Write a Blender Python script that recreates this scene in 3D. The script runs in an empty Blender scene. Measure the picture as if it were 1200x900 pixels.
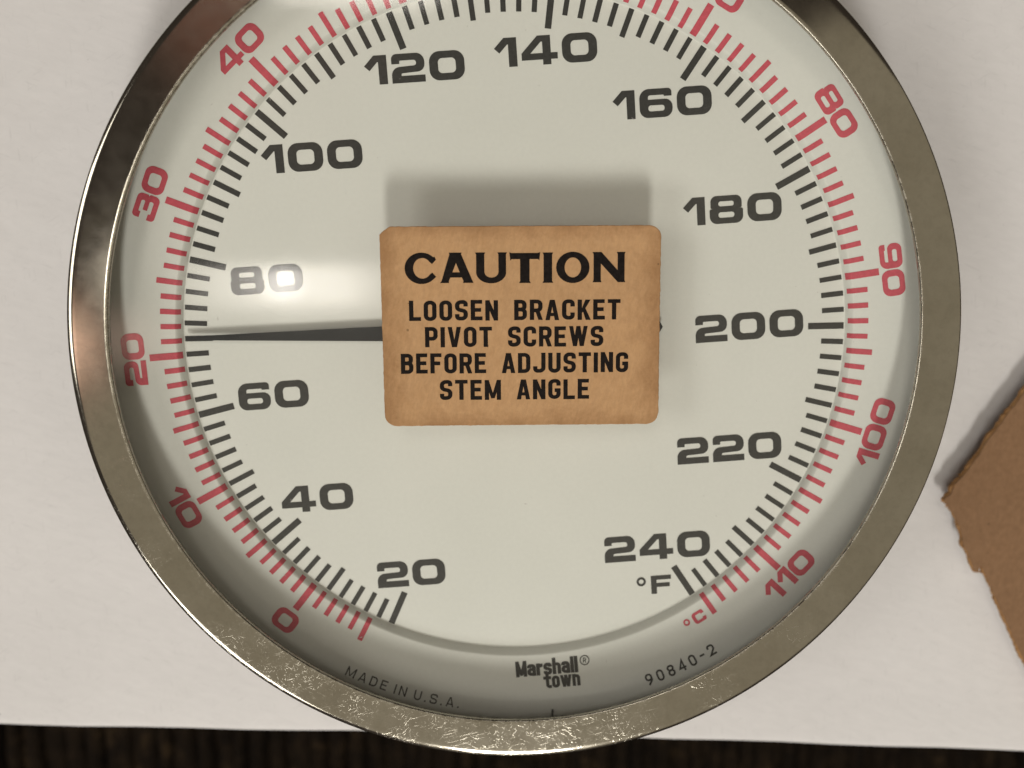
import bpy, math, random
import numpy as np
from mathutils import Vector
from mathutils.geometry import tessellate_polygon

random.seed(7)
S = 0.001                       # everything below is written in millimetres
scn = bpy.context.scene
col = scn.collection
R = math.radians

# ------------------------------------------------------------------ camera
cam_d = bpy.data.cameras.new('Camera')
cam = bpy.data.objects.new('Camera', cam_d)
col.objects.link(cam)
cam.location = (-3.02*S, 11.28*S, 142.13*S)
cam.rotation_euler = (-0.1342, -0.0168, 0)
cam_d.sensor_width = 36
cam_d.lens = 33.0
cam_d.clip_start = 0.005
cam_d.clip_end = 20
cam_d.dof.use_dof = True
cam_d.dof.focus_distance = 0.136
cam_d.dof.aperture_fstop = 15
scn.camera = cam

# ------------------------------------------------------------------ world and lamps (indoor, no sun)
w = bpy.data.worlds.new('World')
scn.world = w
w.use_nodes = True
bg = w.node_tree.nodes['Background']
bg.inputs[0].default_value = (1.0, 0.80, 0.66, 1)
bg.inputs[1].default_value = 0.06

def area(name, loc, sx, sy, power, color, tilt=(0, 0, 0), falloff=None):
    d = bpy.data.lights.new(name, 'AREA')
    d.shape = 'RECTANGLE'
    d.size, d.size_y = sx, sy
    d.energy = power
    d.color = color
    if falloff:
        # a shade or bulb is brightest in its middle and fades towards its rim
        d.use_nodes = True
        lt = d.node_tree
        em = lt.nodes['Emission']
        g = lt.nodes.new('ShaderNodeNewGeometry')
        sx_ = lt.nodes.new('ShaderNodeSeparateXYZ')
        lt.links.new(g.outputs['Parametric'], sx_.inputs[0])
        prod = None
        for k, (lo, hi) in enumerate(falloff):
            a_ = lt.nodes.new('ShaderNodeMapRange'); a_.interpolation_type = 'SMOOTHSTEP'
            a_.inputs[1].default_value, a_.inputs[2].default_value = 0.0, lo
            b_ = lt.nodes.new('ShaderNodeMapRange'); b_.interpolation_type = 'SMOOTHSTEP'
            b_.inputs[1].default_value, b_.inputs[2].default_value = 1.0, 1-hi
            lt.links.new(sx_.outputs[k], a_.inputs[0]); lt.links.new(sx_.outputs[k], b_.inputs[0])
            for o_ in (a_, b_):
                if prod is None:
                    prod = o_.outputs[0]
                else:
                    m_ = lt.nodes.new('ShaderNodeMath'); m_.operation = 'MULTIPLY'
                    lt.links.new(prod, m_.inputs[0]); lt.links.new(o_.outputs[0], m_.inputs[1])
                    prod = m_.outputs[0]
        lt.links.new(prod, em.inputs['Strength'])
    o = bpy.data.objects.new(name, d)
    o.location = loc
    o.rotation_euler = tilt
    col.objects.link(o)
    return o

WARM = (1.0, 0.955, 0.89)
# the lamp that throws the card's shadow straight up the dial
area('ceiling_lamp_front', (0.02, -1.29, 1.5), 0.22, 0.86, 46, WARM, falloff=((0.15, 0.15), (0.45, 0.45)))
# its neighbour to the left
area('ceiling_lamp_front_left', (-0.86, -1.08, 1.5), 0.62, 0.50, 10, WARM)
# a further lamp down the left side of the room
area('ceiling_lamp_left', (-1.28, 0.12, 1.5), 0.60, 0.70, 7.5, WARM)
# pale ceiling bounce over the right and near side of the room
area('ceiling_bounce', (0.80, -0.63, 1.55), 3.0, 2.0, 7.0, (1.0, 0.89, 0.68), (0, 0, R(26)))
# shaded lamp whose glow shows in the glass at the left, with its bulb
area('shade_lamp', (-0.362, -0.044, 1.5), 0.44, 0.11, 1.8, (1.0, 0.93, 0.84), falloff=((0.5, 0.35), (0.45, 0.25)))
area('shade_lamp_bulb', (-0.366, -0.034, 1.495), 0.095, 0.075, 0.42, (1.0, 0.95, 0.88), falloff=((0.5, 0.5), (0.5, 0.5)))
# strip lamp whose edge shows in the glass at the top
area('strip_lamp', (-0.235, 0.58, 1.5), 0.34, 0.32, 2.6, (1.0, 0.93, 0.84), falloff=((0.2, 0.2), (0.02, 0.02)))
# copper-tinted light added to make the highlight at the left of the rim
area('rim_copper_fill', (-0.66, -0.13, 1.5), 0.26, 0.17, 0.42, (1.0, 0.66, 0.52), falloff=((0.5, 0.5), (0.5, 0.5)))
# dim reddish light added to tint the rim's upper left brown
area('rim_red_fill', (-0.34, 0.34, 1.5), 0.34, 0.42, 0.085, (1.0, 0.42, 0.29), (0, 0, R(45)), falloff=((0.3, 0.3), (0.3, 0.3)))

vs = scn.view_settings
scn.display_settings.display_device = 'sRGB'
vs.view_transform = 'Standard'
vs.look = 'None'
vs.gamma = 1
vs.use_curve_mapping = False
vs.exposure = 0.0

# ------------------------------------------------------------------ materials
def mat(name):
    m = bpy.data.materials.new(name)
    m.use_nodes = True
    nt = m.node_tree
    return m, nt, nt.nodes['Principled BSDF']

def N(nt, typ, **kw):
    n = nt.nodes.new(typ)
    for k, v in kw.items():
        if k.startswith('i_'):
            key = k[2:]
            key = int(key) if key.isdigit() else key.replace('_', ' ')
            n.inputs[key].default_value = v
        else:
            setattr(n, k, v)
    return n

def objcoord(nt, scale=(1, 1, 1), rot=(0, 0, 0)):
    tc = N(nt, 'ShaderNodeTexCoord')
    mp = N(nt, 'ShaderNodeMapping')
    mp.inputs['Scale'].default_value = [s/S for s in scale]
    src = tc.outputs['Object']
    if any(rot):
        m0 = N(nt, 'ShaderNodeMapping')
        m0.inputs['Rotation'].default_value = rot
        nt.links.new(src, m0.inputs['Vector'])
        src = m0.outputs['Vector']
    nt.links.new(src, mp.inputs['Vector'])
    return mp.outputs['Vector']

def noise(nt, vec, scale, detail=3, rough=0.55):
    n = N(nt, 'ShaderNodeTexNoise', i_Scale=scale, i_Detail=detail, i_Roughness=rough)
    nt.links.new(vec, n.inputs['Vector'])
    return n.outputs['Fac']

def ramp(nt, fac, stops):
    r = N(nt, 'ShaderNodeValToRGB')
    e = r.color_ramp.elements
    while len(e) < len(stops):
        e.new(0.5)
    for el, (p, c) in zip(e, stops):
        el.position = p
        el.color = (c[0], c[1], c[2], 1) if isinstance(c, (tuple, list)) else (c, c, c, 1)
    nt.links.new(fac, r.inputs['Fac'])
    return r.outputs['Color']

def mul(nt, a, b, f=1.0):
    m = N(nt, 'ShaderNodeMix', data_type='RGBA', blend_type='MULTIPLY')
    m.inputs[0].default_value = f
    nt.links.new(a, m.inputs[6])
    nt.links.new(b, m.inputs[7])
    return m.outputs[2]

def mathn(nt, op, a, b=None):
    m = N(nt, 'ShaderNodeMath', operation=op)
    for k, v in enumerate((a, b)):
        if v is None:
            continue
        if isinstance(v, (int, float)):
            m.inputs[k].default_value = v
        else:
            nt.links.new(v, m.inputs[k])
    return m.outputs[0]

def bump(nt, bsdf, h, strength, dist):
    b = N(nt, 'ShaderNodeBump')
    b.inputs['Strength'].default_value = strength
    b.inputs['Distance'].default_value = dist*S
    nt.links.new(h, b.inputs['Height'])
    nt.links.new(b.outputs['Normal'], bsdf.inputs['Normal'])

def speckle(nt, vec, scale, thr, dark):
    """tiny dark specks scattered over a surface"""
    v = N(nt, 'ShaderNodeTexVoronoi', i_Scale=scale)
    v.inputs['Randomness'].default_value = 1
    nt.links.new(vec, v.inputs['Vector'])
    pick = N(nt, 'ShaderNodeSeparateColor')
    nt.links.new(v.outputs['Color'], pick.inputs[0])
    keep = mathn(nt, 'GREATER_THAN', pick.outputs[0], 0.72)
    near = mathn(nt, 'LESS_THAN', v.outputs['Distance'], mathn(nt, 'MULTIPLY', pick.outputs[1], thr))
    f = mathn(nt, 'MULTIPLY', keep, near)
    return ramp(nt, f, [(0, 1.0), (1, dark)])

def m_dial():
    m, nt, b = mat('dial_cream_paint')
    v = objcoord(nt)
    c = ramp(nt, noise(nt, v, 0.035, 4), [(0.3, (0.700, 0.712, 0.662)), (0.7, (0.742, 0.752, 0.702))])
    c = mul(nt, c, ramp(nt, noise(nt, v, 1.6, 3), [(0.3, 0.97), (0.7, 1.0)]))
    c = mul(nt, c, speckle(nt, v, 0.13, 0.030, 0.35))
    nt.links.new(c, b.inputs['Base Color'])
    b.inputs['Roughness'].default_value = 0.42
    b.inputs['Specular IOR Level'].default_value = 0.35
    bump(nt, b, noise(nt, v, 2.2, 3), 0.10, 0.05)
    return m

def m_ink(name, c, var=0.12, spec=0.3):
    m, nt, b = mat(name)
    v = objcoord(nt)
    lo = tuple(x*(1-var) for x in c)
    hi = tuple(min(1, x*(1+var)+0.004) for x in c)
    cc = ramp(nt, noise(nt, v, 1.7, 4, 0.7), [(0.3, lo), (0.72, hi)])
    nt.links.new(cc, b.inputs['Base Color'])
    b.inputs['Roughness'].default_value = 0.6
    b.inputs['Specular IOR Level'].default_value = spec
    return m

def m_steel():
    m, nt, b = mat('worn_stainless_steel')
    v = objcoord(nt)
    b.inputs['Metallic'].default_value = 1
    tarn = ramp(nt, noise(nt, v, 0.10, 5, 0.65), [(0.25, (0.34, 0.318, 0.262)), (0.75, (0.42, 0.398, 0.340))])
    tarn = mul(nt, tarn, ramp(nt, noise(nt, v, 0.9, 5, 0.75), [(0.34, 0.92), (0.55, 1.0)]))
    nt.links.new(tarn, b.inputs['Base Color'])
    # handling scratches: thin marks in several directions where the wear mask is high
    marks = None
    for ang, sc, th in ((0.5, (1.1, 7.5, 1), 0.675), (1.35, (1.4, 8.5, 1), 0.68), (2.3, (0.9, 8.0, 1), 0.68), (2.9, (0.30, 9.0, 1), 0.69)):
        n = noise(nt, objcoord(nt, sc, (0, 0, ang)), 1.0, 2, 0.5)
        r = ramp(nt, n, [(th-0.02, 0.0), (th+0.03, 1.0)])
        marks = r if marks is None else mathn(nt, 'MAXIMUM', marks, r)
    # the rubbed side of the rim (it is worn most near the maker's name)
    sep = N(nt, 'ShaderNodeSeparateXYZ')
    tc = N(nt, 'ShaderNodeTexCoord')
    nt.links.new(tc.outputs['Object'], sep.inputs[0])
    side = N(nt, 'ShaderNodeMapRange')
    side.inputs[1].default_value, side.inputs[2].default_value = 0.0, -0.055
    side.inputs[3].default_value, side.inputs[4].default_value = 0.03, 1.0
    nt.links.new(sep.outputs[1], side.inputs[0])
    patch = ramp(nt, noise(nt, v, 0.16, 3), [(0.38, 0.12), (0.62, 1.0)])
    wear = mathn(nt, 'MULTIPLY', patch, side.outputs[0])
    marks = mathn(nt, 'MULTIPLY', marks, wear)
    rough = mathn(nt, 'ADD', ramp(nt, noise(nt, v, 0.5, 4), [(0.3, 0.085), (0.7, 0.115)]), mathn(nt, 'MULTIPLY', marks, 0.22))
    rough = mathn(nt, 'ADD', rough, mathn(nt, 'MULTIPLY', wear, 0.02))
    nt.links.new(rough, b.inputs['Roughness'])
    # both edges of the band are rubbed and nicked
    rad = mathn(nt, 'SQRT', mathn(nt, 'ADD', mathn(nt, 'POWER', sep.outputs[0], 2.0), mathn(nt, 'POWER', sep.outputs[1], 2.0)))
    edge = mathn(nt, 'SUBTRACT', 60.35*S, rad)
    em = N(nt, 'ShaderNodeMapRange')
    em.inputs[1].default_value, em.inputs[2].default_value = 2.15*S, 2.75*S
    nt.links.new(edge, em.inputs[0])
    nick = mathn(nt, 'MULTIPLY', em.outputs[0], ramp(nt, noise(nt, v, 0.8, 4, 0.75), [(0.40, 0.15), (0.60, 1.0)]))
    rough = mathn(nt, 'ADD', rough, mathn(nt, 'MULTIPLY', nick, 0.30))
    nt.links.new(rough, b.inputs['Roughness'])
    fine = mathn(nt, 'MULTIPLY', noise(nt, v, 2.6, 4, 0.7), mathn(nt, 'ADD', mathn(nt, 'MULTIPLY', wear, 0.55), 0.08))
    h = mathn(nt, 'ADD', fine, mathn(nt, 'MULTIPLY', marks, 1.3))
    bump(nt, b, h, 0.45, 0.0042)
    return m

def m_plain(name, c, rough=0.5, metal=0.0, nscale=1.0, var=0.1, bs=0.0):
    m, nt, b = mat(name)
    v = objcoord(nt)
    cc = ramp(nt, noise(nt, v, nscale, 4), [(0.3, tuple(x*(1-var) for x in c)), (0.7, tuple(min(1, x*(1+var)) for x in c))])
    nt.links.new(cc, b.inputs['Base Color'])
    b.inputs['Roughness'].default_value = rough
    b.inputs['Metallic'].default_value = metal
    if bs:
        bump(nt, b, noise(nt, v, nscale*3, 4), bs, 0.08)
    return m

def m_glass():
    m = bpy.data.materials.new('cover_glass')
    m.use_nodes = True
    nt = m.node_tree
    nt.nodes.clear()
    out = N(nt, 'ShaderNodeOutputMaterial')
    mix = N(nt, 'ShaderNodeMixShader')
    tr = N(nt, 'ShaderNodeBsdfTransparent')
    tr.inputs[0].default_value = (0.985, 0.99, 0.98, 1)
    gl = N(nt, 'ShaderNodeBsdfGlossy')
    gv = objcoord(nt)
    nt.links.new(ramp(nt, noise(nt, gv, 0.12, 5, 0.7), [(0.35, 0.03), (0.7, 0.075)]), gl.inputs['Roughness'])
    lw = N(nt, 'ShaderNodeLayerWeight', i_Blend=0.5)
    f5 = mathn(nt, 'POWER', lw.outputs['Facing'], 5.0)
    f = mathn(nt, 'ADD', mathn(nt, 'MULTIPLY', f5, 0.96), 0.042)
    nt.links.new(f, mix.inputs[0])
    nt.links.new(tr.outputs[0], mix.inputs[1])
    nt.links.new(gl.outputs[0], mix.inputs[2])
    nt.links.new(mix.outputs[0], out.inputs[0])
    return m

def m_paper():
    m, nt, b = mat('white_paper_surface')
    v = objcoord(nt)
    c = ramp(nt, noise(nt, v, 0.02, 4), [(0.3, (0.705, 0.694, 0.690)), (0.7, (0.755, 0.744, 0.740))])
    c = mul(nt, c, ramp(nt, noise(nt, objcoord(nt, (0.35, 1.1, 1), (0, 0, 0.3)), 0.8, 5, 0.7), [(0.3, 0.94), (0.7, 1.0)]))
    c = mul(nt, c, speckle(nt, v, 0.13, 0.055, 0.5))
    c = mul(nt, c, speckle(nt, v, 0.34, 0.05, 0.72))
    for an in (0.4, 1.5, 2.6):      # stray fibres in the sheet
        fb = noise(nt, objcoord(nt, (0.25, 3.2, 1), (0, 0, an)), 1.0, 2, 0.5)
        c = mul(nt, c, ramp(nt, fb, [(0.66, 1.0), (0.72, 0.91)]))
    nt.links.new(c, b.inputs['Base Color'])
    b.inputs['Roughness'].default_value = 0.7
    b.inputs['Specular IOR Level'].default_value = 0.25
    h = mathn(nt, 'ADD', noise(nt, v, 0.045, 3), mathn(nt, 'MULTIPLY', noise(nt, v, 1.5, 4, 0.7), 0.05))
    bump(nt, b, h, 0.35, 1.6)
    return m

def m_kraft(name, lo, hi, stain, grime=None):
    m, nt, b = mat(name)
    v = objcoord(nt)
    c = ramp(nt, noise(nt, v, 0.9, 5, 0.7), [(0.3, lo), (0.7, hi)])
    c = mul(nt, c, ramp(nt, noise(nt, objcoord(nt, (2.2, 0.7, 1), (0, 0, 0.2)), 1.0, 5, 0.75), [(0.3, 0.86), (0.7, 1.04)]))
    c = mul(nt, c, ramp(nt, noise(nt, v, 0.055, 2), [(0.25, stain), (0.5, 1.0)]))
    c = mul(nt, c, speckle(nt, v, 0.45, 0.10, 0.6))
    if grime:                   # finger grime worked into the border of the card
        tc = N(nt, 'ShaderNodeTexCoord')
        sp = N(nt, 'ShaderNodeSeparateXYZ')
        nt.links.new(tc.outputs['Object'], sp.inputs[0])
        ex = mathn(nt, 'MULTIPLY', mathn(nt, 'ABSOLUTE', sp.outputs[0]), 1/(grime[0]*S))
        ey = mathn(nt, 'MULTIPLY', mathn(nt, 'ABSOLUTE', sp.outputs[1]), 1/(grime[1]*S))
        e = mathn(nt, 'MAXIMUM', ex, mathn(nt, 'SUBTRACT', ey, 0.05))
        e = mathn(nt, 'ADD', e, mathn(nt, 'MULTIPLY', mathn(nt, 'SUBTRACT', noise(nt, v, 0.22, 5, 0.7), 0.5), 0.55))
        c = mul(nt, c, ramp(nt, e, [(0.80, (1, 1, 1)), (1.1, (0.72, 0.67, 0.62))]))
    nt.links.new(c, b.inputs['Base Color'])
    b.inputs['Roughness'].default_value = 0.8
    b.inputs['Specular IOR Level'].default_value = 0.2
    bump(nt, b, noise(nt, v, 1.4, 5, 0.7), 0.3, 0.12)
    return m

def m_carpet():
    m, nt, b = mat('dark_brown_carpet_pile')
    v = objcoord(nt)
    c = ramp(nt, noise(nt, v, 0.13, 4, 0.7), [(0.38, (0.006, 0.004, 0.0025)), (0.58, (0.014, 0.009, 0.005)), (0.74, (0.042, 0.027, 0.013))])
    nt.links.new(c, b.inputs['Base Color'])
    b.inputs['Roughness'].default_value = 0.95
    b.inputs['Specular IOR Level'].default_value = 0.1
    bump(nt, b, noise(nt, v, 1.2, 4, 0.8), 0.8, 0.8)
    return m

M = dict(dial=m_dial(), black=m_ink('dial_black_ink', (0.048, 0.048, 0.044), 0.16, 0.2), red=m_ink('dial_red_ink', (0.56, 0.085, 0.115)),
         cardink=m_ink('card_black_ink', (0.010, 0.007, 0.006), 0.35, 0.08), steel=m_steel(), glass=m_glass(), paper=m_paper(),
         case=m_plain('case_dark_steel', (0.16, 0.15, 0.13), 0.4, 0.8), pointer=m_plain('pointer_black_paint', (0.018, 0.019, 0.019), 0.7),
         card=m_kraft('tan_card_stock', (0.52, 0.308, 0.150), (0.585, 0.358, 0.184), 0.90, (19.7, 14.0)),
         kraft=m_kraft('brown_kraft_liner', (0.235, 0.134, 0.070), (0.285, 0.168, 0.092), 0.92),
         flute=m_kraft('torn_kraft_fibre', (0.36, 0.19, 0.075), (0.46, 0.26, 0.11), 0.85), carpet=m_carpet(),
         dust=m_plain('grey_dust', (0.42, 0.40, 0.37), 0.9),
         brass=m_plain('hub_brass', (0.55, 0.42, 0.2), 0.35, 1.0))

# ------------------------------------------------------------------ helpers
def add(name, verts, faces, material, parent=None, smooth=False):
    me = bpy.data.meshes.new(name)
    me.from_pydata([(x*S, y*S, z*S) for x, y, z in verts], [], faces)
    me.materials.append(material)
    if smooth:
        me.polygons.foreach_set('use_smooth', [True]*len(me.polygons))
    me.update()
    o = bpy.data.objects.new(name, me)
    col.objects.link(o)
    if parent:
        o.parent = parent
    return o

def tag(o, label, cat):
    o['label'] = label
    o['category'] = cat
    return o

def lathe(name, prof, material, parent=None, n=288, wobble=0.0):
    v, f = [], []
    ph = [random.uniform(0, 6.28) for _ in range(4)]
    for k in range(n):
        a = 2*math.pi*k/n
        for (r, z) in prof:
            rr = r
            dz = 0
            if wobble and r > 0.01:
                dz = wobble*(math.sin(3*a+ph[0])*0.5+math.sin(7*a+ph[1])*0.35+math.sin(17*a+ph[2])*0.15)
            v.append((rr*math.cos(a), rr*math.sin(a), z+dz))
    m = len(prof)
    for k in range(n):
        k2 = (k+1) % n
        for j in range(m-1):
            f.append((k*m+j, k2*m+j, k2*m+j+1, k*m+j+1))
    return add(name, v, f, material, parent, True)

def rpoly(pts):
    """closed polygon from (x, y, corner radius)"""
    out = []
    n = len(pts)
    for i in range(n):
        p = Vector(pts[i][:2])
        r = pts[i][2] if len(pts[i]) > 2 else 0
        a = Vector(pts[i-1][:2])-p
        b = Vector(pts[(i+1) % n][:2])-p
        out += corner(p, a, b, r)
    return out

def corner(p, a, b, r, seg=6):
    if r <= 0 or a.length < 1e-6 or b.length < 1e-6:
        return [p]
    ua, ub = a.normalized(), b.normalized()
    c = max(-1, min(1, ua.dot(ub)))
    half = math.acos(c)/2
    if half < 0.05 or half > 1.54:
        return [p]
    d = min(r/math.tan(half), a.length*0.499, b.length*0.499)
    P0, P2 = p+ua*d, p+ub*d
    res = []
    w = math.sin(half)          # rational quadratic = a true arc
    for k in range(seg+1):
        t = k/seg
        b0, b1, b2 = (1-t)**2, 2*t*(1-t)*w, t*t
        res.append((P0*b0+p*b1+P2*b2)/(b0+b1+b2))
    return res

def rrect(x0, y0, x1, y1, r):
    return [(x0, y0, r), (x1, y0, r), (x1, y1, r), (x0, y1, r)]

def stroke(pts, t, closed=False):
    """outline of a pen stroke of thickness t: list of loops"""
    n = len(pts)
    line = []
    for i in range(n):
        p = Vector(pts[i][:2])
        r = pts[i][2] if len(pts[i]) > 2 else 0
        if closed or 0 < i < n-1:
            line += corner(p, Vector(pts[i-1][:2])-p, Vector(pts[(i+1) % n][:2])-p, r)
        else:
            line.append(p)
    m = len(line)
    L, Rr = [], []
    for i in range(m):
        p = line[i]
        if closed or 0 < i < m-1:
            d0 = (p-line[i-1])
            d1 = (line[(i+1) % m]-p)
            if d0.length < 1e-9:
                d0 = d1
            if d1.length < 1e-9:
                d1 = d0
        elif i == 0:
            d0 = d1 = line[1]-p
        else:
            d0 = d1 = p-line[i-1]
        d0, d1 = d0.normalized(), d1.normalized()
        n0, n1 = Vector((-d0.y, d0.x)), Vector((-d1.y, d1.x))
        mm = n0+n1
        if mm.length < 1e-6:
            mm = n0
        mm.normalize()
        k = t/2/max(0.35, mm.dot(n0))
        L.append(p+mm*k)
        Rr.append(p-mm*k)
    if closed:
        return [L, Rr]
    return [L+Rr[::-1]]

# ---- wide bold dial numerals: list of shapes, each a list of loops (outline, holes)
W_DIGIT = {
    '0': (125, [[rrect(0, 0, 125, 100, 36), rrect(31, 24, 94, 76, 15)]]),
    '1': (80, [[[(0, 65), (35, 100), (80, 100), (80, 0), (50, 0), (50, 77), (47, 77), (18, 48)]]]),
    '2': (118, [[[(0, 0), (118, 0), (118, 24), (34, 24), (34, 33, 5), (118, 37, 26), (117, 100, 30), (1, 100, 28), (1, 66), (29, 66), (29, 77, 4), (88, 77, 9), (88, 58, 8), (0, 54, 30)]]]),
    '3': (118, [[[(2, 100, 24), (116, 100, 26), (116, 53, 8), (108, 51), (118, 48, 8), (118, 0, 28), (0, 0, 26), (0, 33), (29, 33), (29, 23, 4), (88, 23, 8), (88, 41, 6), (42, 41), (42, 61), (86, 61, 6), (86, 77, 8), (30, 77, 4), (30, 67), (2, 67)]]]),
    '4': (128, [[[(0, 18), (0, 42, 3), (58, 100), (104, 100), (104, 40), (128, 40), (128, 18), (104, 18), (104, 0), (75, 0), (75, 18)], [(31, 40), (75, 40), (75, 79), (70, 79)]]]),
    '5': (118, [[[(0, 0, 26), (118, 0, 28), (118, 64, 26), (30, 64), (30, 77), (112, 77), (112, 100), (2, 100), (2, 43), (88, 43, 8), (88, 23, 8), (29, 23, 4), (29, 33), (0, 33)]]]),
    '6': (118, [[[(0, 0, 30), (118, 0, 30), (118, 63, 26), (31, 63), (31, 78, 8), (88, 78, 4), (88, 73), (116, 73), (116, 100, 26), (0, 100, 34)], rrect(31, 22, 89, 43, 9)]]),
    '7': (112, [[[(20, 0), (54, 0), (112, 68, 8), (112, 100), (0, 100), (0, 76), (78, 76)]]]),
    '8': (122, [[[(0, 0, 28), (122, 0, 28), (122, 53, 15), (110, 54), (118, 56, 10), (118, 100, 28), (4, 100, 28), (4, 56, 10), (12, 54), (0, 53, 15)], rrect(32, 21, 90, 41, 9), rrect(33, 62, 89, 80, 8)]]),
    'F': (108, [[[(0, 0), (30, 0), (30, 37), (100, 37), (100, 59), (30, 59), (30, 77), (108, 77), (108, 100), (0, 100)]]]),
    'C': (116, [[[(0, 0, 30), (116, 0, 26), (116, 35), (86, 35), (86, 24, 5), (30, 24, 10), (30, 76, 10), (86, 76, 5), (86, 65), (116, 65), (116, 100, 26), (0, 100, 30)]]]),
}
W_DIGIT['9'] = (118, [[[(118-p[0], 100-p[1])+tuple(p[2:]) for p in lp] for lp in W_DIGIT['6'][1][0]]])

def wide(ch):
    w_, shapes = W_DIGIT[ch]
    return w_, [[rpoly(lp) for lp in sh] for sh in shapes]

# ---- flared display capitals of the word CAUTION
def flare(x0, x1, y0, y1, e=3.5, h=7):
    return [(x0-e, y0), (x1+e, y0), (x1, y0+h), (x1, y1-h), (x1+e, y1), (x0-e, y1), (x0, y1-h), (x0, y0+h)]

def arc(cx, cy, rx, ry, a0, a1, n=26):
    return [Vector((cx+rx*math.cos(R(a0+(a1-a0)*k/n)), cy+ry*math.sin(R(a0+(a1-a0)*k/n)))) for k in range(n+1)]

def display(ch):
    V = Vector
    if ch == 'C':
        return 104, [[arc(55, 50, 55, 52, 44, 316)+[V((103, 22)), V((90, 36))]+arc(58, 50, 30, 34, 322, 38)+[V((90, 64)), V((103, 78)), V((98, 89))]]]
    if ch == 'A':
        return 104, [[[V(p) for p in ((-2, 0), (28, 0), (27, 6), (32, 18), (70, 18), (75, 6), (73, 0), (108, 0), (105, 6), (68, 95), (70, 100), (28, 100), (30, 95), (3, 6))],
                      [V(p) for p in ((39, 35), (51, 66), (63, 35))]]]
    if ch == 'U':
        pts = [V((-3, 100)), V((0, 93)), V((0, 34))]+arc(49, 34, 49, 36, 180, 360)+[V((98, 93)), V((101, 100)), V((70, 100)), V((73, 93)), V((73, 36))]+arc(50, 36, 23, 19, 360, 180)+[V((27, 93)), V((30, 100))]
        return 98, [[pts]]
    if ch == 'T':
        return 97, [[[V(p) for p in ((-2, 102), (1, 74), (5, 79), (33, 79), (33, 7), (29, 0), (68, 0), (64, 7), (64, 79), (92, 79), (96, 74), (99, 102), (92, 99), (5, 99))]]]
    if ch == 'I':
        return 28, [[[V(p) for p in flare(0, 28, 0, 100)]]]
    if ch == 'O':
        return 110, [[arc(55, 50, 55, 52, 0, 360)[:-1], arc(55, 50, 27, 33, 0, 360)[:-1]]]
    if ch == 'N':
        return 102, [[[V(p) for p in ((-3, 0), (27, 0), (24, 7), (24, 62), (80, 0), (105, 0), (102, 7), (102, 93), (105, 100), (76, 100), (79, 93), (79, 40), (26, 100), (-4, 100), (0, 93), (0, 7))]]]

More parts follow.
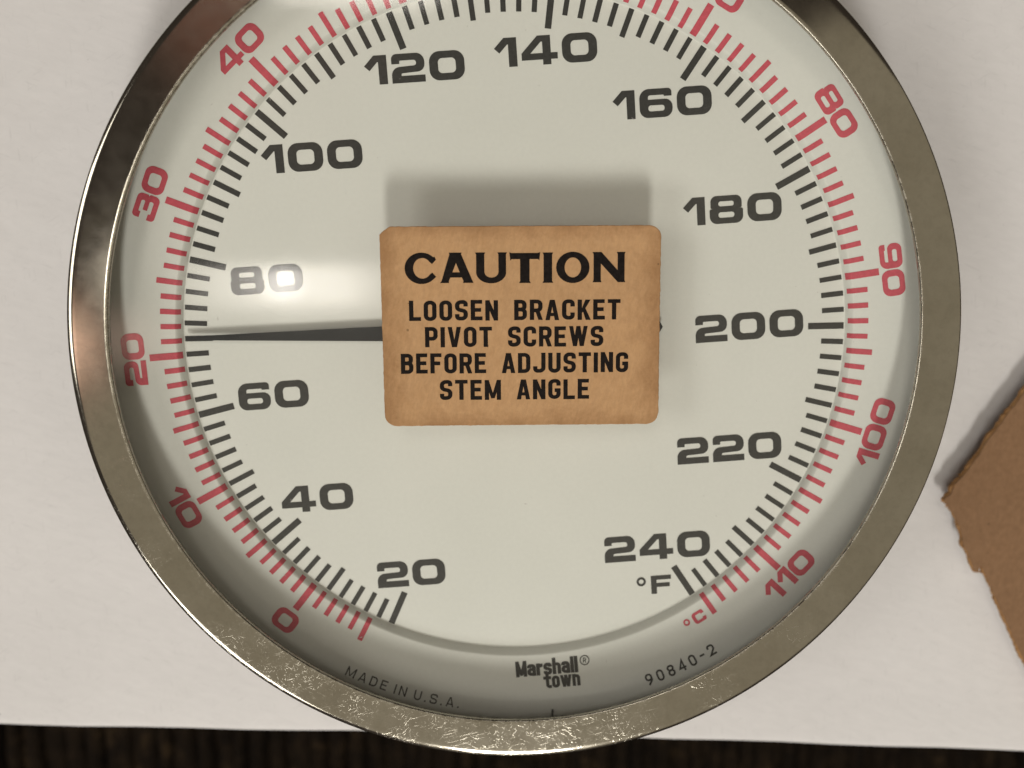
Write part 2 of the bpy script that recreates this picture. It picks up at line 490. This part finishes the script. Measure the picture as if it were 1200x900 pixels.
# ---- pen-stroke gothic: same skeletons serve the condensed, the heavy and the fine lettering
def gothic(ch, W=50, t=18, rk=0.95, xh=76):
    x0, x1, y0, y1 = t/2, W-t/2, t/2, 100-t/2
    Rr = (x1-x0)/2*rk
    st, qd = [], []
    w_ = W
    spine = ([(x0, 0), (x0, 100)], False)
    def q(*p):
        qd.append(list(p))
    if ch == 'O' or ch == '0':
        st = [(rrect(x0, y0, x1, y1, Rr), True)]
    elif ch == 'L':
        st = [([(x0, 100), (x0, y0), (W*0.92, y0)], False)]; w_ = W*0.92
    elif ch in 'SC' or ch == 'G':
        if ch == 'S':
            st = [([(x1, 69), (x1, y1, Rr), (x0, y1, Rr), (x0, 55, Rr*.9), (x1, 45, Rr*.9), (x1, y0, Rr), (x0, y0, Rr), (x0, 31)], False)]
        elif ch == 'C':
            st = [([(x1, 65), (x1, y1, Rr), (x0, y1, Rr), (x0, y0, Rr), (x1, y0, Rr), (x1, 35)], False)]
        else:
            st = [([(x1, 67), (x1, y1, Rr), (x0, y1, Rr), (x0, y0, Rr), (x1, y0, Rr), (x1, 44), (W*.52, 44)], False)]
    elif ch == 'E':
        st = [([(W*.9, y1), (x0, y1), (x0, y0), (W*.92, y0)], False), ([(t*.8, 51), (W*.82, 51)], False)]; w_ = W*.92
    elif ch == 'F':
        st = [([(W*.9, y1), (x0, y1), (x0, 0)], False), ([(t*.8, 50), (W*.8, 50)], False)]; w_ = W*.9
    elif ch == 'N':
        st = [spine, ([(x1, 0), (x1, 100)], False)]
        q((0, 100), (t*.95, 100), (W, 0), (W-t*.95, 0))
    elif ch == 'B':
        st = [spine, ([(t*.8, y1), (x1-1.5, y1, Rr), (x1-1.5, 53, Rr*.9), (t*.8, 53)], False), ([(t*.8, 52), (x1, 52, Rr*.9), (x1, y0, Rr), (t*.8, y0)], False)]
    elif ch == 'R':
        st = [spine, ([(t*.8, y1), (x1, y1, Rr), (x1, 47, Rr), (t*.8, 47)], False)]
        q((W*.40, 50), (W*.40+t, 50), (W+1, 0), (W-t+1, 0))
    elif ch == 'P':
        st = [spine, ([(t*.8, y1), (x1, y1, Rr), (x1, 42, Rr), (t*.8, 42)], False)]
    elif ch == 'A':
        w_ = W*1.08
        c = w_/2
        q((0, 0), (t, 0), (c+t*.30, 100), (c-t*.58, 100))
        q((w_, 0), (w_-t, 0), (c-t*.30, 100), (c+t*.58, 100))
        q((w_*.26, 20), (w_*.74, 20), (w_*.70, 20+t*.85), (w_*.30, 20+t*.85))
    elif ch == 'V':
        w_ = W*1.05
        c = w_/2
        q((0, 100), (t, 100), (c+t*.30, 0), (c-t*.58, 0))
        q((w_, 100), (w_-t, 100), (c-t*.30, 0), (c+t*.58, 0))
    elif ch in 'Ww':
        h = 100 if ch == 'W' else xh
        w_ = W*1.5
        for a, b in ((0, .27), (.5, .27), (.5, .73), (1, .73)):
            xa = a*(w_-t)+t/2
            xb = b*(w_-t)+t/2
            k = t*.46
            q((xa-k, h), (xa+k, h), (xb+k, 0), (xb-k, 0))
    elif ch == 'M':
        w_ = W*1.3
        st = [spine, ([(w_-t/2, 0), (w_-t/2, 100)], False)]
        c = w_/2
        q((0, 100), (t*.95, 100), (c+t*.4, 8), (c-t*.4, 8))
        q((w_, 100), (w_-t*.95, 100), (c-t*.4, 8), (c+t*.4, 8))
    elif ch == 'K':
        st = [spine]
        q((W-t*1.15, 100), (W+1, 100), (t*1.35, 42), (t*.7, 30), (t*.7, 42))
        q((W+2, 0), (W-t*1.05, 0), (t*1.1, 50), (t*1.7, 62))
    elif ch == 'T':
        st = [([(0, y1), (W, y1)], False), ([(W/2, 0), (W/2, 100-t*.5)], False)]
    elif ch == 'I':
        st = [([(t/2, 0), (t/2, 100)], False)]; w_ = t
    elif ch == 'l':
        st = [([(t/2, 0), (t/2, 104)], False)]; w_ = t
    elif ch == 'D':
        st = [([(x0, y0), (x1, y0, Rr), (x1, y1, Rr), (x0, y1)], True)]
    elif ch == 'J':
        st = [([(x1, 100), (x1, y0, Rr), (x0, y0, Rr), (x0, 32)], False)]
    elif ch == 'U':
        st = [([(x0, 100), (x0, y0, Rr), (x1, y0, Rr), (x1, 100)], False)]
    elif ch == '.':
        q((0, 0), (t*1.1, 0), (t*1.1, t*1.1), (0, t*1.1)); w_ = t*1.1
    elif ch == '-':
        st = [([(0, 50), (W*.7, 50)], False)]; w_ = W*.7
    elif ch == '8':
        st = [(rrect(x0+1, 53, x1-1, y1, Rr*.9), True), (rrect(x0, y0, x1, 52, Rr), True)]
    elif ch == '9':
        st = [(rrect(x0, 42, x1, y1, Rr), True), ([(x1, 66), (x1, 40, Rr*.8), (x0+t*.6, 0)], False)]
    elif ch == '4':
        st = [([(x1-W*.16, 0), (x1-W*.16, 95), (t*.4, 30), (W, 30)], False)]
    elif ch == '2':
        st = [([(x0, 66), (x0, y1, Rr), (x1, y1, Rr), (x1, 55, Rr*.7), (x0, y0+2), (W, y0+2)], False)]
    elif ch == 'a':
        b = xh-t/2
        st = [([(x0, xh*.68), (x0, b, Rr), (x1, b, Rr), (x1, 0)], False), ([(x1, xh*.56), (x0, xh*.54, Rr), (x0, y0, Rr), (x1, y0+3)], False)]
    elif ch == 'r':
        w_ = W*.78
        st = [([(x0, 0), (x0, xh)], False), ([(x0, xh-t*1.2), (x0+t*.3, xh-t*.62, t*.3), (w_, xh-t*.62)], False)]
    elif ch == 's':
        b = xh-t/2
        st = [([(x1, xh*.66), (x1, b, Rr), (x0, b, Rr), (x0, xh*.56, Rr*.8), (x1, xh*.44, Rr*.8), (x1, y0, Rr), (x0, y0, Rr), (x0, xh*.33)], False)]
    elif ch in 'hn':
        st = [([(x0, 0), (x0, 104 if ch == 'h' else xh)], False), ([(x0, xh-t*.62), (x1, xh-t*.62, Rr), (x1, 0)], False)]
    elif ch == 't':
        w_ = W*.8
        st = [([(x0+4, 98), (x0+4, y0, t*.7), (w_, y0)], False), ([(-10, xh-t/2), (w_, xh-t/2)], False)]
    elif ch == 'o':
        st = [(rrect(x0, y0, x1, xh-t/2, Rr), True)]
    shapes = [stroke(p, t, c) for p, c in st]+[[[Vector(v) for v in p]] for p in qd]
    return w_, shapes

def layout(text, font, gap, space):
    """glyphs side by side: [(advance start, width, shapes)], total width"""
    x, out = 0, []
    for ch in text:
        if ch == ' ':
            x += space
            continue
        w_, sh = font(ch)
        out.append((x, w_, sh))
        x += w_+gap
    return out, x-gap

def build_print(name, shapes, xf, material, parent, label=None, ns=1):
    """flat ink: shapes is a list of [outline, hole, ...]; xf maps a 2-D point to (x, y, z) in mm"""
    v, f = [], []
    for k, loops in enumerate(shapes):
        base = len(v)
        pts = [p for lp in loops for p in lp]
        tris = tessellate_polygon([[Vector((p.x, p.y, 0)) for p in lp] for lp in loops])
        for p in pts:
            x, y, z = xf(p)
            v.append((x, y, z+0.0035*(k % 5)))
        for t in tris:
            a, b, c = (Vector(v[base+i]) for i in t)
            if (b-a).cross(c-a).z < 0:
                t = t[::-1]
            f.append(tuple(base+i for i in t))
    o = add(name, v, f, material, parent)
    if label:
        o['label'] = label
    return o

def place(cx, cy, ang, H, wtot, zf, sx=1.0):
    """text block of cap height H centred on (cx, cy), turned by ang degrees"""
    ca, sa = math.cos(R(ang)), math.sin(R(ang))
    def xf(p):
        x = (p.x-wtot/2)*H/100*sx
        y = (p.y-50)*H/100
        X, Y = cx+x*ca-y*sa, cy+x*sa+y*ca
        return X, Y, zf(math.hypot(X, Y))
    return xf

def shift(shapes, dx):
    return [[[Vector((p.x+dx, p.y)) for p in lp] for lp in sh] for sh in shapes]

# ------------------------------------------------------------------ the surface and the floor
TZ = -21.0                                    # table top height (dial face = 0)
def onto(p, z0=-10.0, z1=TZ):
    k = (142.1-z1)/(142.1-z0)
    return (-3.0+(p[0]+3.0)*k, 11.3+(p[1]-11.3)*k)
def table():
    # front edge runs from (-88,-67.4) to (89,-74): a white papered slab with a soft rounded front
    d = Vector((176.5, -6.6)).normalized()
    nrm = Vector((-d.y, d.x))
    o0 = Vector(onto((0, -71.0)))
    prof = [(420.0, 0.0)]
    prof += [(400-k*8.0, 0.0) for k in range(1, 50)]
    rr = 1.6
    prof += [(rr*(1-math.sin(R(a))), -rr*(1-math.cos(R(a)))) for a in range(0, 91, 10)]
    prof += [(0.0, -6.0), (0.0, -18.0), (420, -18.0)]
    xs = [-420+k*10 for k in range(85)]
    v, f = [], []
    for x in xs:
        for (s, z) in prof:
            p = o0+d*x+nrm*s
            ed = 0.0
            if s < 3:
                ed = 0.35*math.sin(x*0.031+1.2)+0.12*math.sin(x*0.17)
            v.append((p.x+nrm.x*ed, p.y+nrm.y*ed, TZ+z))
    m = len(prof)
    for i in range(len(xs)-1):
        for j in range(m-1):
            f.append((i*m+j, i*m+j+1, (i+1)*m+j+1, (i+1)*m+j))
    o = add('table_top', v, f, M['paper'], None, True)
    o['kind'] = 'structure'
table()

FZ = -120.0
def carpet():
    v = [(-600, -600, FZ-3), (600, -600, FZ-3), (600, 200, FZ-3), (-600, 200, FZ-3)]
    base = add('carpet', v, [(0, 1, 2, 3)], M['carpet'])
    base['kind'] = 'structure'
    # ribbed pile: soft uneven rows
    vv, ff = [], []
    rnd = random.Random(3)
    for ix in range(-44, 45):
        x0 = ix*5.6+rnd.uniform(-.8, .8)
        hb = 3.0+rnd.uniform(-1.3, 1.3)
        w0 = 2.6+rnd.uniform(-.5, .5)
        drift = rnd.uniform(-.02, .02)
        rows = 36
        b = len(vv)
        for iy in range(rows):
            cy = -55-iy*4.0
            h = hb+rnd.uniform(-.6, .6)
            ww = w0*rnd.uniform(.85, 1.12)
            cx = x0+drift*iy*4+rnd.uniform(-.35, .35)
            for a in (0, 30, 60, 90, 120, 150, 180):
                vv.append((cx+ww*math.cos(R(a)), cy, FZ-3+h*math.sin(R(a))))
        for iy in range(rows-1):
            for k in range(6):
                ff.append((b+iy*7+k, b+iy*7+k+1, b+(iy+1)*7+k+1, b+(iy+1)*7+k))
    p = add('pile', vv, ff, M['carpet'], base, True)
    p['kind'] = 'stuff'
carpet()

# ------------------------------------------------------------------ the thermometer
thermo = bpy.data.objects.new('dial_thermometer', None)
thermo.empty_display_size = 0.01
col.objects.link(thermo)
thermo.location = (0, 0, 0)
tag(thermo, 'round steel-rimmed dial thermometer with cream face and black and red scales', 'thermometer')

def dial_z(r):
    if r <= 50.1:
        return 0.0
    if r < 51.0:
        t = (r-50.1)/0.9
        t = 1-(1-t)**1.6
        return 1.45*t
    return 1.45+(r-51.0)*0.19
def ink_z(r):
    return dial_z(r)+0.06

# case, bezel, glass
lathe('case', [(0, TZ+0.02), (40, TZ+0.02), (54, TZ+0.4), (58, TZ+3), (60.4, TZ+7), (61.2, 1.0), (61.6, 6.0), (61.6, 9.0)], M['case'], thermo, 192)
prof = [(57.62, 8.75), (57.58, 9.22), (57.64, 9.36), (57.80, 9.43)]
for k in range(1, 13):
    s = k/12
    prof.append((57.80+4.55*s, 9.43+0.16*s))
prof += [(62.55, 9.592), (62.72, 9.58), (62.90, 9.555), (63.06, 9.515)]
for a in (72, 55, 35, 15, 0, -25, -60):
    prof.append((63.08+0.24*math.cos(R(a)), 9.27+0.24*math.sin(R(a))))
prof += [(62.6, 8.8), (62.0, 8.0), (61.75, 7.0)]
bezel = lathe('bezel', prof, M['steel'], thermo, 384, 0.03)
lathe('glass', [(0.001, 8.90), (20, 8.90), (40, 8.90), (61.0, 8.90)], M['glass'], thermo, 128)

# dial plate (recessed middle, sloped shoulder, raised outer ring)
dp = [(0.001, 0.0)]+[(k*5.0, 0.0) for k in range(1, 11)]
dp += [(50.1+k*0.05, dial_z(50.1+k*0.05)) for k in range(0, 21)]
dp += [(52+k*1.0, dial_z(52+k*1.0)) for k in range(0, 10)]+[(61.5, dial_z(61.5))]
dial = lathe('dial_plate', dp, M['dial'], thermo, 288)

FT = [20, 40, 60, 80, 100, 120, 140, 160, 180, 200, 220, 240]
AT = [246.88, 220.76, 194.75, 167.43, 139.30, 111.67, 84.2, 56.84, 29.01, 1.04, -27.42, -56.12]
pc = np.polyfit((np.array(FT)-130)/110., AT, 6)
def ang_f(F):
    return float(np.polyval(pc, (F-130)/110.))

def tick(name, a, r0, r1, wd, material):
    ca, sa = math.cos(R(a)), math.sin(R(a))
    v, f = [], []
    j = [random.uniform(-.03, .03) for _ in range(4)]
    ra, rb = r0+j[0], r1+j[1]
    rows = [ra]+[50.1+k*0.05 for k in range(22) if ra < 50.1+k*0.05 < rb]+[rb]
    n = len(rows)-1
    for r in rows:
        hw = (wd+j[2])/2
        for s in (-1, 1):
            x, y = r*ca-s*hw*sa, r*sa+s*hw*ca
            v.append((x, y, ink_z(math.hypot(x, y))))
    for k in range(n):
        f.append((2*k, 2*k+2, 2*k+3, 2*k+1))
    return add(name, v, f, material, dial)

for i in range(111):
    F = 20+2*i
    if F % 20 == 0:
        r0, wd = 44.5, 0.96
    elif F % 10 == 0:
        r0, wd = 45.75, 0.80
    else:
        r0, wd = 46.6, 0.76
    tick('fahrenheit_tick', ang_f(F), r0, 49.95, wd, M['black'])
for C in range(-5, 116):
    if C % 10 == 0:
        r1, wd = 54.75, 1.02
    elif C % 5 == 0:
        r1, wd = 53.75, 0.80
    else:
        r1, wd = 52.95, 0.76
    tick('celsius_tick', ang_f(C*1.8+32), 50.32, r1, wd, M['red'])

def number(name, text, cx, cy, ang, H, gap, material, label):
    g, tot = layout(text, wide, gap, 40)
    shapes = []
    for x, w_, sh in g:
        shapes += shift(sh, x)
    return build_print(name, shapes, place(cx, cy, ang, H, tot, ink_z), material, dial, label)

for t, x, y in (('20', -16.43, -37.81), ('40', -30.78, -25.63), ('60', -36.98, -9.54), ('80', -37.41, 7.99), ('100', -30.16, 25.99),
                ('120', -14.86, 38.70), ('140', 4.28, 41.26), ('160', 21.48, 33.83), ('180', 32.34, 18.43), ('200', 35.47, 0.92),
                ('220', 33.0, -17.99), ('240', 22.13, -33.70)):
    number('fahrenheit_number', t, x, y, 4.0, 4.12, 16, M['black'], 'black printed number %s' % t)
for t, r, a, flip in (('0', 57.5, -128.8, 1), ('10', 57.4, -152.4, 1), ('20', 57.4, 183.9, 0), ('30', 57.4, 159.0, 0), ('40', 57.2, 134.2, 0),
                      ('50', 57.2, None, 0), ('60', 57.2, None, 0), ('70', 57.2, None, 0), ('80', 57.1, 34.7, 0), ('90', 57.2, 9.5, 0),
                      ('100', 57.3, -15.6, 1), ('110', 57.2, -41.7, 1)):
    if a is None:
        a = ang_f(int(t)*1.8+32)
    number('celsius_number', t, r*.9905*math.cos(R(a))-.04, r*.9905*math.sin(R(a))+.08, a-90+(180 if flip else 0), 3.12, 7, M['red'], 'red printed number %s' % t)

def ring_shape(cx, cy, ro, ri, n=28):
    return [[Vector((cx+q_*math.cos(2*math.pi*k/n), cy+q_*math.sin(2*math.pi*k/n))) for k in range(n)] for q_ in (ro, ri)]
def deg_unit(name, ch, cx, cy, ang, H, dro, dri, dx, dy, material, label):
    w_, sh = wide(ch)
    sh = sh+[ring_shape(dx, dy, dro, dri)]
    build_print(name, sh, place(cx, cy, ang, H, w_, ink_z), material, dial, label)
deg_unit('fahrenheit_symbol', 'F', 22.9, -39.85, 4, 2.95, 25, 13, -52, 72, M['black'], 'black printed degrees Fahrenheit symbol')
deg_unit('celsius_symbol', 'C', 28.6, -44.5, 32.5, 1.75, 30, 15, -62, 62, M['red'], 'red printed degrees Celsius symbol')

def arc_text(name, text, font, r_mid, a0, a1, H, gap, space, material, label):
    """lettering set along the lower rim, tops towards the centre; a0, a1 are the first and last glyph centres"""
    g, tot = layout(text, font, gap, space)
    c0, c1 = g[0][0]+g[0][1]/2, g[-1][0]+g[-1][1]/2
    shapes, angs = [], []
    verts = []
    for x, w_, sh in g:
        a = a0+(a1-a0)*((x+w_/2)-c0)/(c1-c0)
        ra = a+90
        ca, sa = math.cos(R(ra)), math.sin(R(ra))
        px, py = r_mid*math.cos(R(a)), r_mid*math.sin(R(a))
        for s_ in sh:
            shapes.append([[Vector((px+(p.x-w_/2)*H/100*ca-(p.y-50)*H/100*sa, py+(p.x-w_/2)*H/100*sa+(p.y-50)*H/100*ca)) for p in lp] for lp in s_])
    build_print(name, shapes, lambda p: (p.x, p.y, ink_z(math.hypot(p.x, p.y))), material, dial, label)

arc_text('origin_lettering', 'MADE IN U.S.A.', lambda c: gothic(c, 78, 15), 58.65, -116.0, -98.9, 1.48, 34, 40, M['black'], 'small black lettering MADE IN U.S.A.')
arc_text('part_number_lettering', '90840-2', lambda c: gothic(c, 66, 17), 58.15, -69.0, -58.4, 1.75, 38, 30, M['black'], 'small black lettering 90840-2')

# maker's name
def maker():
    shapes = []
    H = 2.42
    def put(text, W, t, gap, x0, y0, x1, y1):
        g, tot = layout(text, lambda c: gothic(c, W, t, 0.9), gap, 20)
        d = Vector((x1-x0, y1-y0))
        ux = d/tot
        uy = Vector((-d.y, d.x)).normalized()*H/100
        for x, w_, sh in g:
            for s_ in sh:
                shapes.append([[Vector((x0, y0))+ux*(p.x+x)+uy*p.y for p in lp] for lp in s_])
    put('Marshall', 47, 19.5, 2.5, 0.05, -55.02, 9.95, -54.18)
    put('town', 47, 19.5, 2.5, 4.75, -56.72, 10.30, -56.22)
    shapes.append(ring_shape(10.92, -52.32, 0.78, 0.63))
    w_, sh = gothic('R', 62, 15)
    for s_ in sh:
        shapes.append([[Vector((10.92+(p.x-31)*0.0080, -52.32+(p.y-50)*0.0080)) for p in lp] for lp in s_])
    shapes = [[[Vector((-3.0+(p.x+3.0)*.9875, 11.3+(p.y-11.3)*.9875)) for p in lp] for lp in sh] for sh in shapes]
    build_print('maker_name_lettering', shapes, lambda p: (p.x, p.y, ink_z(math.hypot(p.x, p.y))), M['black'], dial, 'heavy black maker name in two lines')
maker()

def slab(name, loop, z0, z1, material, parent):
    n = len(loop)
    v = [(x, y, z0) for x, y in loop]+[(x, y, z1) for x, y in loop]
    tris = tessellate_polygon([[Vector((x, y, 0)) for x, y in loop]])
    f = []
    for t in tris:
        a, b, c = (Vector((*loop[i], 0)) for i in t)
        if (b-a).cross(c-a).z < 0:
            t = t[::-1]
        f.append(tuple(i+n for i in t))
        f.append(tuple(t[::-1]))
    ccw = sum(loop[i][0]*loop[(i+1) % n][1]-loop[(i+1) % n][0]*loop[i][1] for i in range(n)) > 0
    for i in range(n):
        j = (i+1) % n
        q_ = (i, j, j+n, i+n)
        f.append(q_ if ccw else q_[::-1])
    return add(name, v, f, material, parent)

slab('stop_pin', [(5.45, -60.8), (5.80, -60.8), (5.76, -58.9), (5.48, -58.9)], dial_z(60.5)+.01, dial_z(60.5)+0.7, M['pointer'], thermo)

# pointer with its tail and hub
ptr = [(-49.45, -1.02), (-20.4, -1.20), (-3.0, -1.45), (2.5, -1.4), (12, -0.9), (19, -1.3), (21.45, -0.1), (22.05, 0.92), (21.45, 1.95), (19, 2.6), (12, 1.6), (2.5, 1.7), (-3.0, 1.65), (-20.4, 0.98), (-49.45, -0.48)]
pointer = slab('pointer', ptr, 1.15, 1.40, M['pointer'], thermo)
lathe('hub', [(0.001, 3.0), (1.6, 3.0), (2.0, 2.7), (2.0, 0.0)], M['brass'], thermo, 40)

# ------------------------------------------------------------------ the caution card on the glass
CZ = 8.92
card_t = 0.34
card = bpy.data.objects.new('caution_card', None)
card.empty_display_size = 0.01
card.location = (0.45*S, 1.52*S, CZ*S)
card.rotation_euler = (0, 0, R(0.35))
col.objects.link(card)
tag(card, 'tan paper caution card with black lettering lying on the thermometer glass', 'card')

def card_sheet():
    hw, hh = 19.76, 14.12
    base = rpoly([(-hw+0.25, -hh, 1.7), (hw-0.05, -hh, 1.7), (hw, hh, 1.7), (-hw+1.5, hh, 0.3), (-hw+0.1, hh-1.1, 0.3)])
    loop = []
    rnd = random.Random(11)
    n = len(base)
    for i in range(n):
        a, b = base[i], base[(i+1) % n]
        k = max(1, int((b-a).length/0.35))
        for q_ in range(k):
            p = a+(b-a)*q_/k
            nn = Vector((b.y-a.y, a.x-b.x))
            if nn.length > 0:
                nn.normalize()
            p = p+nn*rnd.gauss(0, 0.018)
            loop.append((p.x, p.y))
    def bow(x, y):      # old card stock: corners lift a touch
        return 0.05+0.16*(abs(x)/hw)**3*(abs(y)/hh)**2
    m = len(loop)
    # top as a grid-free fan is flat; build rings from the outline inwards so that it can bow
    v, f = [], []
    rings = [1.0, 0.995, 0.94, 0.8, 0.6, 0.35, 0.1]
    for q_ in rings:
        for x, y in loop:
            zz = card_t-(0.07 if q_ == 1.0 else 0)
            v.append((x*q_, y*q_, zz+bow(x*q_, y*q_)))
    for r_ in range(len(rings)-1):
        for i in range(m):
            j = (i+1) % m
            f.append((r_*m+i, r_*m+j, (r_+1)*m+j, (r_+1)*m+i))
    c = len(v)
    v.append((0, 0, card_t+bow(0, 0)))
    for i in range(m):
        f.append(((len(rings)-1)*m+i, (len(rings)-1)*m+(i+1) % m, c))
    b = len(v)
    for x, y in loop:
        v.append((x, y, bow(x, y)))
    for i in range(m):
        j = (i+1) % m
        f.append((b+i, b+j, j, i))
    c2 = len(v)
    v.append((0, 0, 0.05))
    for i in range(m):
        f.append((b+(i+1) % m, b+i, c2))
    add('card_stock', v, f, M['card'], card)
    return bow
bow = card_sheet()

cond = lambda c: gothic(c, 54, 18.5, 0.95)
def card_line(text, font, gap, space, x0, x1, yb, H, label):
    g, tot = layout(text, font, gap, space)
    shapes = []
    for x, w_, sh in g:
        dy = random.uniform(-1.2, 1.2)
        shapes += [[[Vector((p.x+x, p.y+dy)) for p in lp] for lp in s_] for s_ in sh]
    k = (x1-x0)/tot
    def xf(p):
        X, Y = x0+p.x*k, yb+p.y*H/100
        return X, Y, card_t+bow(X, Y)+0.03
    build_print('lettering', shapes, xf, M['cardink'], card, label)

dx, dy = -0.45, -1.52
card_line('CAUTION', display, 13, 40, -15.80+dx, 15.10+dx, 7.72+dy, 4.22, 'black heading CAUTION in flared capitals')
card_line('LOOSEN BRACKET', cond, 12, 56, -15.30+dx, 14.58+dx, 2.46+dy, 2.86, 'black line LOOSEN BRACKET')
card_line('PIVOT SCREWS', cond, 12, 56, -13.12+dx, 12.17+dx, -1.30+dy, 2.86, 'black line PIVOT SCREWS')
card_line('BEFORE ADJUSTING', cond, 12, 56, -16.61+dx, 15.75+dx, -5.05+dy, 2.86, 'black line BEFORE ADJUSTING')
card_line('STEM ANGLE', cond, 12, 56, -11.14+dx, 10.19+dx, -8.88+dy, 2.86, 'black line STEM ANGLE')

# dust lying on the glass
def dust():
    rnd = random.Random(21)
    v, f = [], []
    for _ in range(70):
        a, r = rnd.uniform(0, 6.283), 56*math.sqrt(rnd.random())
        cx, cy = r*math.cos(a), r*math.sin(a)
        if abs(cx-0.45) < 20.5 and abs(cy-1.5) < 15:
            continue
        ln, wd = rnd.choice((0.05, 0.07, 0.09, 0.12, 0.3)), rnd.uniform(0.025, 0.05)
        t = rnd.uniform(0, 3.14)
        d, n_ = Vector((math.cos(t), math.sin(t))), Vector((-math.sin(t), math.cos(t)))
        b = len(v)
        for q_, z in ((-d*ln, 0), (-n_*wd, 0), (d*ln, 0), (n_*wd, 0), (d*ln*.1, 0.03)):
            v.append((cx+q_.x, cy+q_.y, 8.915+z))
        f += [(b, b+1, b+4), (b+1, b+2, b+4), (b+2, b+3, b+4), (b+3, b, b+4), (b, b+3, b+2, b+1)]
    o = add('dust', v, f, M['dust'], thermo)
    o['kind'] = 'stuff'
dust()

# ------------------------------------------------------------------ torn cardboard at the right
box = bpy.data.objects.new('cardboard_piece', None)
box.empty_display_size = 0.01
box.location = (90.4*S, -32.9*S, TZ*S)
col.objects.link(box)
tag(box, 'torn brown corrugated cardboard piece lying right of the thermometer', 'cardboard')

def cardboard():
    key = [onto(p, -5.55, TZ+4.3) for p in [(121, 40), (96, 13), (81.5, -9.1), (76.4, -16.5), (73.0, -22.2), (71.1, -24.4), (70.6, -26.0), (69.3, -27.1), (71.4, -29.7), (72.6, -32.4), (73.1, -34.9), (74.0, -36.1), (75.4, -39.2), (75.9, -39.3), (76.2, -38.2),
           (77.2, -39.9), (80.7, -47.0), (84.8, -54.8), (94, -70), (125, -70)]]
    rnd = random.Random(5)
    def jag(off, amp, wav=0.05, step=0.5):
        loop = []
        n = len(key)
        for i in range(n):
            a, b = Vector(key[i]), Vector(key[(i+1) % n])
            k = max(1, int((b-a).length/step))
            nn = Vector((b.y-a.y, a.x-b.x)).normalized()
            for q_ in range(k):
                p = a+(b-a)*q_/k
                s = off+(rnd.gauss(0, amp) if 0 < i < n-2 else 0)+wav*math.sin(p.x*1.1+p.y*0.7)
                p = p+nn*s
                loop.append((p.x-90, p.y+32))
        return loop
    z = 2.9
    slab('bottom_liner', jag(-0.30, 0.04), z, z+0.2, M['kraft'], box)
    slab('fluting', jag(0.14, 0.10, 0.16), z+0.21, z+1.1, M['flute'], box)
    slab('top_liner', jag(0.0, 0.05), z+1.12, z+1.4, M['kraft'], box)
    # torn fibres left standing along the rough edge
    v, f = [], []
    for i in range(3, len(key)-4):
        a, b = Vector(key[i]), Vector(key[i+1])
        for _ in range(int((b-a).length*3.0)):
            p = a+(b-a)*rnd.random()
            d = Vector((rnd.uniform(-1, 1), rnd.uniform(-1, 1))).normalized()
            ln, wd = rnd.uniform(.25, .8), rnd.uniform(.06, .16)
            nn = Vector((-d.y, d.x))*wd
            zz = z+rnd.uniform(0.2, 1.5)
            k0 = len(v)
            for q_, dz in ((p-d*ln/2-nn, 0), (p-d*ln/2+nn, 0), (p+d*ln/2, .15), (p-d*ln/2, -.12)):
                v.append((q_.x-90, q_.y+32, zz+dz))
            f += [(k0, k0+2, k0+1), (k0, k0+3, k0+2), (k0+1, k0+2, k0+3), (k0, k0+1, k0+3)]
    o = add('torn_fibres', v, f, M['flute'], box)
    o['kind'] = 'stuff'
cardboard()
